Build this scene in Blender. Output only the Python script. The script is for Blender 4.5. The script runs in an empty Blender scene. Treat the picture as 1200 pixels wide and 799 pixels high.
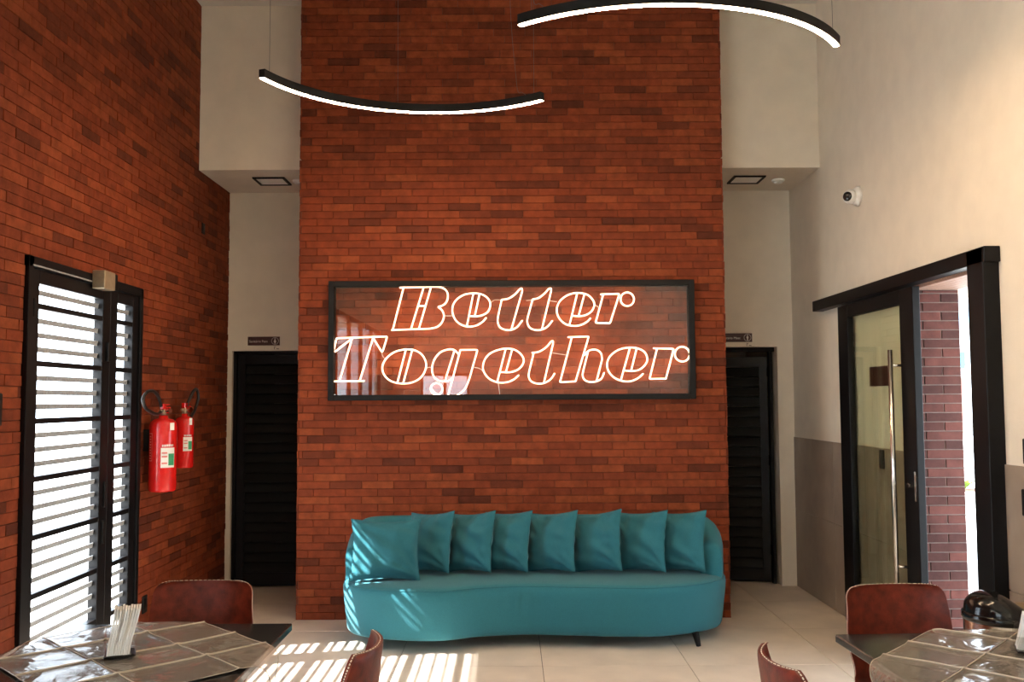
import bpy, math, random
from mathutils import Vector, Matrix
random.seed(7)
R = math.radians
sc = bpy.context.scene
col = sc.collection

# ------------------------------------------------------------------ camera
cd = bpy.data.cameras.new('camera')
cd.sensor_width = 36.0
cd.lens = 33.0
cam = bpy.data.objects.new('camera', cd)
col.objects.link(cam)
cam.matrix_world = (Matrix.Translation((0, 0, 1.65)) @ Matrix.Rotation(R(-0.1), 4, 'Z')
                    @ Matrix.Rotation(R(93.59), 4, 'X') @ Matrix.Rotation(R(-0.28), 4, 'Z'))
sc.camera = cam

# ------------------------------------------------------------------ sky, sun, exposure
w = bpy.data.worlds.new('sky')
sc.world = w
w.use_nodes = True
bg = w.node_tree.nodes['Background']
bg.inputs['Color'].default_value = (0.74, 0.87, 1.0, 1)
bg.inputs['Strength'].default_value = 4.3
sun = bpy.data.lights.new('sun_offscreen', 'SUN')
sun.energy = 17.0
sun.angle = R(0.55)
sun.color = (1.0, 0.97, 0.92)
so = bpy.data.objects.new('sun_offscreen', sun)
col.objects.link(so)
so.rotation_euler = Vector((1.0, 0.22, -0.975)).to_track_quat('-Z', 'Y').to_euler()
so.location = (-20, -4, 20)
vs = sc.view_settings
vs.view_transform = 'Standard'
vs.look = 'None'
vs.exposure = 1.2
vs.gamma = 1.0
vs.use_curve_mapping = False

# ------------------------------------------------------------------ materials
def nodes_of(name):
    m = bpy.data.materials.new(name)
    m.use_nodes = True
    nt = m.node_tree
    return m, nt, nt.nodes['Principled BSDF']

def mat(name, c, rough=0.5, metal=0.0, var=0.12, scale=30.0, bump=0.0, bscale=None, coat=0.0, spec=0.5, stretch=None, sheen=0.0):
    """plain procedural material: base colour broken up by noise, optional bump"""
    m, nt, p = nodes_of(name)
    tc = nt.nodes.new('ShaderNodeTexCoord')
    src = tc.outputs['Object']
    if stretch:
        mp = nt.nodes.new('ShaderNodeMapping')
        mp.inputs['Scale'].default_value = stretch
        nt.links.new(src, mp.inputs['Vector'])
        src = mp.outputs['Vector']
    n = nt.nodes.new('ShaderNodeTexNoise')
    n.inputs['Scale'].default_value = scale
    n.inputs['Detail'].default_value = 5
    nt.links.new(src, n.inputs['Vector'])
    r = nt.nodes.new('ShaderNodeValToRGB')
    lo = [max(0, x * (1 - var)) for x in c]
    hi = [min(1, x * (1 + var)) for x in c]
    r.color_ramp.elements[0].position = 0.3
    r.color_ramp.elements[1].position = 0.7
    r.color_ramp.elements[0].color = (*lo, 1)
    r.color_ramp.elements[1].color = (*hi, 1)
    nt.links.new(n.outputs['Fac'], r.inputs['Fac'])
    nt.links.new(r.outputs['Color'], p.inputs['Base Color'])
    p.inputs['Roughness'].default_value = rough
    p.inputs['Metallic'].default_value = metal
    p.inputs['Coat Weight'].default_value = coat
    p.inputs['Specular IOR Level'].default_value = spec
    p.inputs['Sheen Weight'].default_value = sheen
    if bump:
        b = nt.nodes.new('ShaderNodeBump')
        b.inputs['Strength'].default_value = bump
        b.inputs['Distance'].default_value = 0.01
        if bscale:
            n2 = nt.nodes.new('ShaderNodeTexNoise')
            n2.inputs['Scale'].default_value = bscale
            n2.inputs['Detail'].default_value = 4
            nt.links.new(src, n2.inputs['Vector'])
            nt.links.new(n2.outputs['Fac'], b.inputs['Height'])
        else:
            nt.links.new(n.outputs['Fac'], b.inputs['Height'])
        nt.links.new(b.outputs['Normal'], p.inputs['Normal'])
    return m

def brick_mat(name, source, stops):
    """fired-clay colour that differs from brick to brick, plus grain and small stains"""
    m, nt, p = nodes_of(name)
    if source == 'island':
        g = nt.nodes.new('ShaderNodeNewGeometry')
        rnd = g.outputs['Random Per Island']
    else:
        g = nt.nodes.new('ShaderNodeObjectInfo')
        rnd = g.outputs['Random']
    r = nt.nodes.new('ShaderNodeValToRGB')
    e = r.color_ramp.elements
    e[0].position, e[0].color = stops[0][0], (*stops[0][1], 1)
    e[1].position, e[1].color = stops[-1][0], (*stops[-1][1], 1)
    for pos, c in stops[1:-1]:
        x = e.new(pos)
        x.color = (*c, 1)
    nt.links.new(rnd, r.inputs['Fac'])
    g2 = nt.nodes.new('ShaderNodeNewGeometry')
    n = nt.nodes.new('ShaderNodeTexNoise')
    n.inputs['Scale'].default_value = 14
    n.inputs['Detail'].default_value = 6
    n.inputs['Roughness'].default_value = 0.65
    nt.links.new(g2.outputs['Position'], n.inputs['Vector'])
    mr = nt.nodes.new('ShaderNodeMapRange')
    mr.inputs['From Min'].default_value = 0.3
    mr.inputs['From Max'].default_value = 0.7
    mr.inputs['To Min'].default_value = 0.68
    mr.inputs['To Max'].default_value = 1.18
    nt.links.new(n.outputs['Fac'], mr.inputs['Value'])
    mx = nt.nodes.new('ShaderNodeMixRGB')
    mx.blend_type = 'MULTIPLY'
    mx.inputs['Fac'].default_value = 1
    nt.links.new(r.outputs['Color'], mx.inputs['Color1'])
    nt.links.new(mr.outputs['Result'], mx.inputs['Color2'])
    nt.links.new(mx.outputs['Color'], p.inputs['Base Color'])
    n3 = nt.nodes.new('ShaderNodeTexNoise')
    n3.inputs['Scale'].default_value = 160
    n3.inputs['Detail'].default_value = 3
    nt.links.new(g2.outputs['Position'], n3.inputs['Vector'])
    b = nt.nodes.new('ShaderNodeBump')
    b.inputs['Strength'].default_value = 0.35
    b.inputs['Distance'].default_value = 0.004
    nt.links.new(n3.outputs['Fac'], b.inputs['Height'])
    nt.links.new(b.outputs['Normal'], p.inputs['Normal'])
    p.inputs['Roughness'].default_value = 0.75
    p.inputs['Specular IOR Level'].default_value = 0.12
    return m

def emit_mat(name, c, s):
    m = bpy.data.materials.new(name)
    m.use_nodes = True
    nt = m.node_tree
    nt.nodes.clear()
    o = nt.nodes.new('ShaderNodeOutputMaterial')
    e = nt.nodes.new('ShaderNodeEmission')
    e.inputs['Color'].default_value = (*c, 1)
    e.inputs['Strength'].default_value = s
    nt.links.new(e.outputs[0], o.inputs['Surface'])
    return m

def glass_mat(name, tint=(1, 1, 1), ior=1.5, rough=0.0):
    m = bpy.data.materials.new(name)
    m.use_nodes = True
    nt = m.node_tree
    nt.nodes.clear()
    o = nt.nodes.new('ShaderNodeOutputMaterial')
    t = nt.nodes.new('ShaderNodeBsdfTransparent')
    t.inputs['Color'].default_value = (*tint, 1)
    g = nt.nodes.new('ShaderNodeBsdfGlossy')
    g.inputs['Roughness'].default_value = rough
    f = nt.nodes.new('ShaderNodeFresnel')
    # a pane reflects alike from both faces (the node inverts the index on back faces)
    ge = nt.nodes.new('ShaderNodeNewGeometry')
    mr = nt.nodes.new('ShaderNodeMapRange')
    mr.inputs['To Min'].default_value = ior
    mr.inputs['To Max'].default_value = 1.0 / ior
    nt.links.new(ge.outputs['Backfacing'], mr.inputs['Value'])
    nt.links.new(mr.outputs['Result'], f.inputs['IOR'])
    x = nt.nodes.new('ShaderNodeMixShader')
    nt.links.new(f.outputs[0], x.inputs[0])
    nt.links.new(t.outputs[0], x.inputs[1])
    nt.links.new(g.outputs[0], x.inputs[2])
    nt.links.new(x.outputs[0], o.inputs['Surface'])
    return m

RED_STOPS = [(0.0, (0.097, 0.024, 0.0125)), (0.10, (0.138, 0.032, 0.0145)), (0.26, (0.190, 0.040, 0.0165)),
             (0.65, (0.226, 0.047, 0.0185)), (1.0, (0.268, 0.063, 0.023))]
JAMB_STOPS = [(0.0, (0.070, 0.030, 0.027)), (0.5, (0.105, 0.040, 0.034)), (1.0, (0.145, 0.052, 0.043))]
M = {}
M['brick_obj'] = brick_mat('brick_clay', 'object', RED_STOPS)
M['brick_isl'] = brick_mat('brick_clay_field', 'island', RED_STOPS)
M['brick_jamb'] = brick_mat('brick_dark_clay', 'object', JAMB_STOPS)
M['joint'] = mat('brick_joint', (0.13, 0.055, 0.036), 0.9)
M['mortar'] = mat('grey_mortar', (0.22, 0.16, 0.14), 0.9)
M['plaster'] = mat('cream_plaster', (0.745, 0.662, 0.545), 0.85, var=0.04, scale=6, bump=0.12, bscale=180)
M['ceil'] = mat('ceiling_paint', (0.66, 0.62, 0.55), 0.9, var=0.03, scale=5)
M['tile'] = mat('floor_porcelain', (0.68, 0.59, 0.50), 0.38, var=0.10, scale=3.5, bump=0.03, bscale=60)
M['grout'] = mat('floor_grout', (0.16, 0.135, 0.11), 0.9)
M['wtile'] = mat('wall_porcelain', (0.30, 0.235, 0.185), 0.42, var=0.12, scale=5)
M['wgrout'] = mat('wall_grout', (0.36, 0.30, 0.25), 0.9)
M['black'] = mat('black_metal', (0.005, 0.005, 0.006), 0.45, var=0.2, spec=0.2)
M['blackm'] = mat('matt_black', (0.006, 0.006, 0.006), 0.6, var=0.2, spec=0.25)
M['blackg'] = mat('gloss_black', (0.010, 0.010, 0.011), 0.14, var=0.2)
M['louvre'] = mat('black_louvre', (0.0045, 0.006, 0.0065), 0.6, var=0.2, spec=0.2)
M['alu'] = mat('grey_aluminium', (0.30, 0.31, 0.32), 0.5, metal=0.0, var=0.2, scale=60)
M['cable'] = mat('thin_grey_cable', (0.10, 0.08, 0.07), 0.6)
M['slat'] = mat('grey_slat', (0.34, 0.37, 0.40), 0.5, var=0.25, scale=60)
M['steel'] = mat('brushed_steel', (0.62, 0.58, 0.53), 0.22, metal=1.0, var=0.1, stretch=(40, 40, 2))
M['chrome'] = mat('chrome', (0.75, 0.74, 0.72), 0.1, metal=1.0, var=0.04)
M['brass'] = mat('champagne_metal', (0.42, 0.34, 0.23), 0.42, metal=0.6, var=0.1)
M['teal'] = mat('teal_fabric', (0.028, 0.155, 0.195), 0.92, var=0.22, scale=420, bump=0.25, bscale=500, sheen=0.12, spec=0.15)
M['teal2'] = mat('teal_cushion_fabric', (0.027, 0.140, 0.177), 0.95, var=0.25, scale=380, bump=0.3, bscale=450, sheen=0.1, spec=0.12)
M['leather'] = mat('rust_leather', (0.145, 0.019, 0.008), 0.45, var=0.42, scale=22, bump=0.12, bscale=240, spec=0.28)
M['thread'] = mat('white_thread', (0.75, 0.66, 0.54), 0.8)
M['granite'] = mat('black_granite', (0.018, 0.018, 0.020), 0.16, var=0.7, scale=260)
M['napkin'] = mat('white_paper', (0.82, 0.79, 0.76), 0.85, var=0.03)
M['white'] = mat('white_plastic', (0.78, 0.76, 0.72), 0.4, var=0.03)
M['panel'] = mat('downlight_diffuser', (0.90, 0.88, 0.82), 0.5, var=0.02)
M['red'] = mat('red_enamel', (0.62, 0.012, 0.010), 0.22, var=0.06, coat=0.3)
M['redp'] = mat('pale_red_print', (0.72, 0.20, 0.17), 0.5)
M['green'] = mat('green_print', (0.03, 0.28, 0.12), 0.5)
M['label'] = mat('label_paper', (0.80, 0.77, 0.72), 0.5, var=0.03)
M['ink'] = mat('white_print', (0.75, 0.72, 0.68), 0.6, var=0.02)
M['rubber'] = mat('black_rubber', (0.012, 0.011, 0.011), 0.45)
M['wood'] = mat('soffit_wood', (0.46, 0.27, 0.20), 0.6, var=0.25, scale=12, stretch=(1, 12, 12))
M['pave'] = mat('pale_paving', (0.60, 0.59, 0.56), 0.8, var=0.08, scale=2)
M['bwhite'] = mat('building_white', (0.74, 0.76, 0.78), 0.8, var=0.05)
M['broof'] = mat('building_blue_roof', (0.20, 0.36, 0.52), 0.5, var=0.08)
M['bbrick'] = mat('building_red_wall', (0.34, 0.14, 0.11), 0.8, var=0.15)
M['bglass'] = mat('building_teal_glass', (0.06, 0.30, 0.36), 0.1, var=0.1)
M['leaf'] = mat('green_leaf', (0.22, 0.38, 0.06), 0.5, var=0.3)
M['maroon'] = mat('maroon_plate', (0.055, 0.018, 0.018), 0.4)
M['glass'] = glass_mat('clear_glass', (0.97, 0.98, 0.97), 1.5)
M['glassg'] = glass_mat('greenish_glass', (0.93, 0.96, 0.89), 1.5)
M['acryl'] = glass_mat('clear_acrylic', (0.90, 0.90, 0.88), 1.45, 0.03)
M['led'] = emit_mat('led_warm_diffuser', (1.0, 0.70, 0.43), 105.0)
M['neon'] = emit_mat('neon_warm_white', (1.0, 0.60, 0.38), 4.2)

def film(name, c, fac, rough, bump=0.35):
    """milky clear plastic: part see-through, glossy on top"""
    m, nt, p = nodes_of(name)
    tc = nt.nodes.new('ShaderNodeTexCoord')
    n = nt.nodes.new('ShaderNodeTexNoise')
    n.inputs['Scale'].default_value = 7
    n.inputs['Detail'].default_value = 2.5
    n.inputs['Distortion'].default_value = 0.8
    nt.links.new(tc.outputs['Object'], n.inputs['Vector'])
    b = nt.nodes.new('ShaderNodeBump')
    b.inputs['Strength'].default_value = bump
    b.inputs['Distance'].default_value = 0.03
    nt.links.new(n.outputs['Fac'], b.inputs['Height'])
    nt.links.new(b.outputs['Normal'], p.inputs['Normal'])
    p.inputs['Base Color'].default_value = (*c, 1)
    p.inputs['Roughness'].default_value = 0.5
    t = nt.nodes.new('ShaderNodeBsdfTransparent')
    x = nt.nodes.new('ShaderNodeMixShader')
    x.inputs[0].default_value = fac
    nt.links.new(t.outputs[0], x.inputs[1])
    nt.links.new(p.outputs[0], x.inputs[2])
    g = nt.nodes.new('ShaderNodeBsdfGlossy')
    g.inputs['Roughness'].default_value = rough
    nt.links.new(b.outputs['Normal'], g.inputs['Normal'])
    lw = nt.nodes.new('ShaderNodeLayerWeight')
    lw.inputs['Blend'].default_value = 0.22
    nt.links.new(b.outputs['Normal'], lw.inputs['Normal'])
    y = nt.nodes.new('ShaderNodeMixShader')
    nt.links.new(lw.outputs['Fresnel'], y.inputs[0])
    nt.links.new(x.outputs[0], y.inputs[1])
    nt.links.new(g.outputs[0], y.inputs[2])
    nt.links.new(y.outputs[0], nt.nodes['Material Output'].inputs['Surface'])
    return m
M['film'] = film('milky_plastic_film', (0.46, 0.40, 0.34), 0.45, 0.10)
M['fold'] = film('doubled_plastic_fold', (0.66, 0.55, 0.43), 0.8, 0.25, 0.0)

# ------------------------------------------------------------------ mesh helpers
class MB:
    def __init__(self):
        self.v, self.f = [], []
    def add(self, vs, fs):
        o = len(self.v)
        self.v += [tuple(x) for x in vs]
        self.f += [tuple(i + o for i in q) for q in fs]
        return self
    def box(self, x0, x1, y0, y1, z0, z1, b=0.0):
        """box with chamfered edges when b > 0"""
        if b <= 0:
            vs = [(x, y, z) for z in (z0, z1) for y in (y0, y1) for x in (x0, x1)]
            return self.add(vs, [(0, 2, 3, 1), (4, 5, 7, 6), (0, 1, 5, 4), (2, 6, 7, 3), (0, 4, 6, 2), (1, 3, 7, 5)])
        b = min(b, (x1 - x0) * .45, (y1 - y0) * .45, (z1 - z0) * .45)
        cs = [((x0, x1), 0), ((y0, y1), 1), ((z0, z1), 2)]
        vs, idx = [], {}
        for sx in (0, 1):
            for sy in (0, 1):
                for sz in (0, 1):
                    c = [(x0, x1)[sx], (y0, y1)[sy], (z0, z1)[sz]]
                    s = [(1, -1)[sx], (1, -1)[sy], (1, -1)[sz]]
                    for k in range(3):
                        p = [c[i] + (0 if i == k else s[i] * b) for i in range(3)]
                        idx[(sx, sy, sz, k)] = len(vs)
                        vs.append(p)
        fs = []
        for k in range(3):
            a, c = [i for i in range(3) if i != k]
            for s in (0, 1):
                q = []
                for (i, j) in ((0, 0), (1, 0), (1, 1), (0, 1)):
                    t = [0, 0, 0]
                    t[k], t[a], t[c] = s, i, j
                    q.append(idx[(*t, k)])
                fs.append(q)
            for i in (0, 1):
                for j in (0, 1):
                    t0, t1 = [0, 0, 0], [0, 0, 0]
                    t0[a] = t1[a] = i
                    t0[c] = t1[c] = j
                    t0[k], t1[k] = 0, 1
                    fs.append([idx[(*t0, a)], idx[(*t1, a)], idx[(*t1, c)], idx[(*t0, c)]])
        for sx in (0, 1):
            for sy in (0, 1):
                for sz in (0, 1):
                    fs.append([idx[(sx, sy, sz, k)] for k in range(3)])
        # outward orientation
        ctr = Vector(((x0 + x1) / 2, (y0 + y1) / 2, (z0 + z1) / 2))
        out = []
        for q in fs:
            p = [Vector(vs[i]) for i in q]
            n = (p[1] - p[0]).cross(p[2] - p[0])
            m = sum(p, Vector()) / len(p)
            out.append(q if n.dot(m - ctr) > 0 else q[::-1])
        return self.add(vs, out)
    def tube(self, pts, r, n=8, closed=False, caps=True):
        pts = [Vector(p) for p in pts]
        m = len(pts)
        rs = r if isinstance(r, (list, tuple)) else [r] * m
        t0 = (pts[1] - pts[0]).normalized()
        up = Vector((0, 0, 1)) if abs(t0.z) < .9 else Vector((1, 0, 0))
        a = t0.cross(up).normalized()
        vs = []
        for i, p in enumerate(pts):
            if closed:
                t = (pts[(i + 1) % m] - pts[i - 1]).normalized()
            else:
                t = (pts[min(i + 1, m - 1)] - pts[max(i - 1, 0)]).normalized()
            a = (a - t * a.dot(t)).normalized()
            b = t.cross(a)
            for k in range(n):
                th = 2 * math.pi * k / n
                vs.append(p + (a * math.cos(th) + b * math.sin(th)) * rs[i])
        fs = []
        for i in range(m if closed else m - 1):
            j = (i + 1) % m
            for k in range(n):
                l = (k + 1) % n
                fs.append((i * n + k, i * n + l, j * n + l, j * n + k))
        if caps and not closed:
            fs.append(tuple(range(n))[::-1])
            fs.append(tuple((m - 1) * n + k for k in range(n)))
        return self.add(vs, fs)
    def lathe(self, prof, n=24, c=(0, 0, 0)):
        vs, fs = [], []
        for (r, z) in prof:
            for k in range(n):
                th = 2 * math.pi * k / n
                vs.append((c[0] + r * math.cos(th), c[1] + r * math.sin(th), c[2] + z))
        for i in range(len(prof) - 1):
            for k in range(n):
                l = (k + 1) % n
                fs.append((i * n + k, i * n + l, (i + 1) * n + l, (i + 1) * n + k))
        fs.append(tuple(range(n))[::-1])
        fs.append(tuple((len(prof) - 1) * n + k for k in range(n)))
        return self.add(vs, fs)
    def grid(self, P, closed_u=False):
        """P[i][j] rows of points"""
        a, b = len(P), len(P[0])
        vs = [p for row in P for p in row]
        fs = []
        for i in range(a if closed_u else a - 1):
            for j in range(b - 1):
                i2 = (i + 1) % a
                fs.append((i * b + j, i2 * b + j, i2 * b + j + 1, i * b + j + 1))
        return self.add(vs, fs)
    def mesh(self, name, m, smooth=False):
        me = bpy.data.meshes.new(name)
        me.from_pydata(self.v, [], self.f)
        me.materials.append(m)
        if smooth:
            me.polygons.foreach_set('use_smooth', [True] * len(me.polygons))
        me.update()
        return me
    def build(self, name, m, parent=None, loc=None, smooth=False):
        o = bpy.data.objects.new(name, self.mesh(name, m, smooth))
        col.objects.link(o)
        if parent:
            o.parent = parent
        if loc:
            o.location = loc
        return o

def empty(name, loc=(0, 0, 0), rz=0.0):
    o = bpy.data.objects.new(name, None)
    o.empty_display_size = 0.1
    col.objects.link(o)
    o.location = loc
    o.rotation_euler = (0, 0, rz)
    return o

def tag(o, label, cat, group=None, kind=None):
    o['label'] = label
    o['category'] = cat
    if group:
        o['group'] = group
    if kind:
        o['kind'] = kind
    return o

def struct(o, label, cat):
    o['kind'] = 'structure'
    o['label'] = label
    o['category'] = cat
    return o

def crom(pts, n=6, closed=False):
    """Catmull-Rom through 2D or 3D points"""
    P = [Vector(p) for p in pts]
    m = len(P)
    out = []
    for i in range(m if closed else m - 1):
        p0 = P[i - 1] if (closed or i > 0) else P[0] * 2 - P[1]
        p1, p2 = P[i], P[(i + 1) % m]
        p3 = P[(i + 2) % m] if (closed or i + 2 < m) else P[-1] * 2 - P[-2]
        for k in range(n):
            t = k / n
            out.append(0.5 * ((2 * p1) + (p2 - p0) * t + (2 * p0 - 5 * p1 + 4 * p2 - p3) * t * t
                              + (3 * p1 - p0 - 3 * p2 + p3) * t ** 3))
    if not closed:
        out.append(P[-1])
    return out

def text_part(name, body, size, m, parent, loc, rot):
    cu = bpy.data.curves.new(name, 'FONT')
    cu.body = body
    cu.size = size
    cu.extrude = 0.0004
    t = bpy.data.objects.new(name, cu)
    col.objects.link(t)
    dg = bpy.context.evaluated_depsgraph_get()
    me = bpy.data.meshes.new_from_object(t.evaluated_get(dg))
    bpy.data.objects.remove(t)
    me.materials.clear()
    me.materials.append(m)
    o = bpy.data.objects.new(name, me)
    col.objects.link(o)
    o.parent = parent
    o.location = loc
    o.rotation_euler = rot
    return o

def smoothstep(a, b, x):
    t = max(0, min(1, (x - a) / (b - a)))
    return t * t * (3 - 2 * t)

# ------------------------------------------------------------------ dimensions of the room (metres)
XL, XR = -2.53, 2.53            # side walls
YP = 7.20                       # face of the brick pier
PX0, PX1 = -1.62, 1.645         # pier edges
YB = 8.40                       # wall at the back of the recesses
YH, ZS = 7.55, 3.53             # bulkhead face and soffit
ZC = 4.90                       # ceiling
YR = -5.0                       # wall behind the viewer
WT = 0.305                      # wall thickness
DL0, DL1, DLZ = 4.87, 6.40, 2.42    # louvred door in the left wall
DR0, DR1, DRZ = 4.98, 5.90, 2.33    # opening in the right wall
LW0, LW1, LWZ0, LWZ1 = -4.2, 1.6, 0.5, 3.0   # long window, left wall, behind the viewer

# ------------------------------------------------------------------ structure
g = MB().box(-60, 60, -30, 70, -0.30, -0.06)
struct(g.build('ground', M['pave']), 'pale paved ground outside the building', 'ground')

f = MB().box(XL - .3, XR + .3, YR - .2, 10.3, -0.055, -0.006)
floor = struct(f.build('floor', M['grout']), 'beige porcelain tile floor with thin joints', 'floor')
TP = 0.915
tile_cache = {}
xs = [XL - .05] + [-1.628 + TP * k for k in range(5)] + [XR + .3]
xs[1:-1] = [-1.64, -0.72, 0.19, 1.10, 2.015]
ys = [YR + TP * k for k in range(17)]
off = 6.86 - [y for y in ys if y <= 6.9][-1]
ys = [YR - .1] + [y + off for y in ys if y + off > YR] + [10.25]
for i in range(len(xs) - 1):
    for j in range(len(ys) - 1):
        lx, ly = xs[i + 1] - xs[i] - .004, ys[j + 1] - ys[j] - .004
        if lx < .05 or ly < .05:
            continue
        k = (round(lx, 3), round(ly, 3))
        if k not in tile_cache:
            tile_cache[k] = MB().box(-lx / 2, lx / 2, -ly / 2, ly / 2, -.006, 0, .0012).mesh('floor_tile', M['tile'])
        t = bpy.data.objects.new('floor_tile', tile_cache[k])
        col.objects.link(t)
        t.parent = floor
        t.location = ((xs[i] + xs[i + 1]) / 2, (ys[j] + ys[j + 1]) / 2, 0)

c = MB().box(XL - WT, XR + WT, YR - .2, 10.3, ZC, ZC + .2)
struct(c.build('ceiling', M['ceil']), 'high cream painted ceiling', 'ceiling')

# --- bricks
BL, BH, GAP = 0.245, 0.0577, 0.0028
def brick_geo(L, H, D=0.012, ch=0.0022):
    """thin brick lying in the local XZ plane, face towards -Y, seven-sided with chamfered arrises"""
    b = MB()
    x, z = L / 2, H / 2
    vs = [(-x, 0, -z), (x, 0, -z), (x, 0, z), (-x, 0, z),
          (-x, -D + ch, -z), (x, -D + ch, -z), (x, -D + ch, z), (-x, -D + ch, z),
          (-x + ch, -D, -z + ch), (x - ch, -D, -z + ch), (x - ch, -D, z - ch), (-x + ch, -D, z - ch)]
    fs = [(8, 9, 10, 11)]
    for k in range(4):
        l = (k + 1) % 4
        fs += [(k, l, 4 + l, 4 + k), (4 + k, 4 + l, 8 + l, 8 + k)]
    return b.add(vs, fs)

def lay(a0, a1, z0, z1, holes=(), shift=0.0):
    """running bond: list of (a_centre, z_centre, length, height) avoiding holes (a0,a1,z0,z1)"""
    out = []
    row = 0
    z = z0
    ph = random.random()
    while z < z1 - .012:
        h = min(BH, z1 - z)
        ph = (ph + random.choice((.5, .5, .5, .5, .35, .65))) % 1.0
        start = a0 - ph * BL - shift
        a = start
        while a < a1:
            s, e = max(a, a0), min(a + BL, a1)
            segs = [(s, e)]
            for (h0, h1, g0, g1) in holes:
                if z + h > g0 + .01 and z < g1 - .01:
                    n = []
                    for (p, q) in segs:
                        if q <= h0 or p >= h1:
                            n.append((p, q))
                        else:
                            if p < h0:
                                n.append((p, h0))
                            if q > h1:
                                n.append((h1, q))
                    segs = n
            for (p, q) in segs:
                if q - p > .012:
                    out.append(((p + q) / 2, z + h / 2, q - p - GAP, h - GAP))
            a += BL
        z += BH
        row += 1
    return out

brick_cache = {}
def brick_objects(items, M4, parent, m, depth=0.012):
    for (a, z, L, H, dz) in items:
        k = (round(L, 2), round(H, 3), m.name)
        if k not in brick_cache:
            brick_cache[k] = brick_geo(L, H, depth).mesh('brick', m)
        o = bpy.data.objects.new('brick', brick_cache[k])
        col.objects.link(o)
        o.parent = parent
        o.matrix_local = M4 @ Matrix.Translation((a, dz, z))

def brick_field(items, M4, parent, m, name='brick_field'):
    b = MB()
    for (a, z, L, H, dz) in items:
        g_ = brick_geo(L, H)
        T = M4 @ Matrix.Translation((a, dz, z))
        b.add([T @ Vector(v) for v in g_.v], g_.f)
    o = b.build(name, m, parent)
    o['kind'] = 'stuff'
    return o

def jitter(items):
    return [(*q, random.choice((0, 0, 0.001, 0.002, 0.0035, -0.0015))) for q in items]

# pier (centre brick wall)
pier = MB().box(PX0, PX1, YP + .012, YB, 0, ZC)
wall_center = struct(pier.build('wall_center', M['joint']), 'wide centre wall of thin red brown bricks behind the sofa', 'wall')
it = jitter(lay(PX0, PX1, 0, ZC))
it.sort(key=lambda q: (q[0] - .0) ** 2 * .55 + (q[1] - 2.95) ** 2 + (100 if q[1] < .9 else 0))
MC = Matrix.Translation((0, YP + .012, 0))
brick_objects(it[:300], MC, wall_center, M['brick_obj'])
brick_field(it[300:], MC, wall_center, M['brick_isl'])
ML = Matrix.Translation((PX0, 0, 0)) @ Matrix.Rotation(R(-90), 4, 'Z')
brick_field(jitter(lay(-YB, -YP, 0, ZS) + lay(-YH, -YP, ZS, ZC)), ML, wall_center, M['brick_isl'])
MR_ = Matrix.Translation((PX1, 0, 0)) @ Matrix.Rotation(R(90), 4, 'Z')
brick_field(jitter(lay(YP, YB, 0, ZS) + lay(YP, YH, ZS, ZC)), MR_, wall_center, M['brick_isl'])

# left brick wall with the louvred door, plastered further back
b = MB()
x0, x1 = XL - .10, XL - .012
b.box(x0, x1, 2.0, DL0, 0, ZC).box(x0, x1, DL1, 10.2, 0, ZC).box(x0, x1, DL0, DL1, DLZ, ZC)
wall_left = struct(b.build('wall_left', M['joint']), 'tall dark red brick side wall around the louvred door', 'wall')
# local axis a of the left wall runs along +Y, face towards +X
MLW = Matrix.Translation((XL - .012, 0, 0)) @ Matrix.Rotation(R(90), 4, 'Z')
it = jitter(lay(2.0, YB, 0, ZC, holes=[(DL0, DL1, 0, DLZ)], shift=.03))
def left_key(q):
    y, z = q[0], q[1]
    seen = 4.72 < y and z < 1.65 + .42 * y and z > 1.65 - .27 * y
    hidden = 3.0 > z and y > 8
    return y + .35 * abs(z - 1.9) + (0 if seen and not hidden else 100)
it.sort(key=left_key)
brick_objects(it[:300], MLW, wall_left, M['brick_obj'])
brick_field(it[300:], MLW, wall_left, M['brick_isl'])
b = MB()
b.box(x0, XL, LW1, 2.0, 0, ZC).box(x0, XL, YR, LW0, 0, ZC).box(x0, XL, LW0, LW1, 0, LWZ0).box(x0, XL, LW0, LW1, LWZ1, ZC)
struct(b.build('wall_left_rear', M['plaster']), 'cream plaster side wall with a long window', 'wall')
wn = struct(empty('window_left_offscreen', (XL - .05, 0, 0)), 'long black framed window in the side wall', 'window')
b = MB()
nW = 5
for k in range(nW + 1):
    y = LW0 + (LW1 - LW0) * k / nW
    b.box(-.03, .03, y - .03, y + .03, LWZ0, LWZ1)
b.box(-.03, .03, LW0, LW1, LWZ0, LWZ0 + .06).box(-.03, .03, LW0, LW1, LWZ1 - .06, LWZ1)
b.build('window_frame', M['black'], wn)
for k in range(nW):
    y0, y1 = LW0 + (LW1 - LW0) * k / nW + .03, LW0 + (LW1 - LW0) * (k + 1) / nW - .03
    MB().box(-.003, .003, y0, y1, LWZ0 + .06, LWZ1 - .06).build('pane', M['glass'], wn)

# unseen eave, added to keep sun out of the long window
struct(MB().box(XL - 3.2, XL - .10, LW0 - .8, LW1 + 1.0, 3.15, 3.3).build('added_shade_1', M['plaster']), 'flat unseen eave added over the long side window to block the sun', 'eave')
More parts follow.
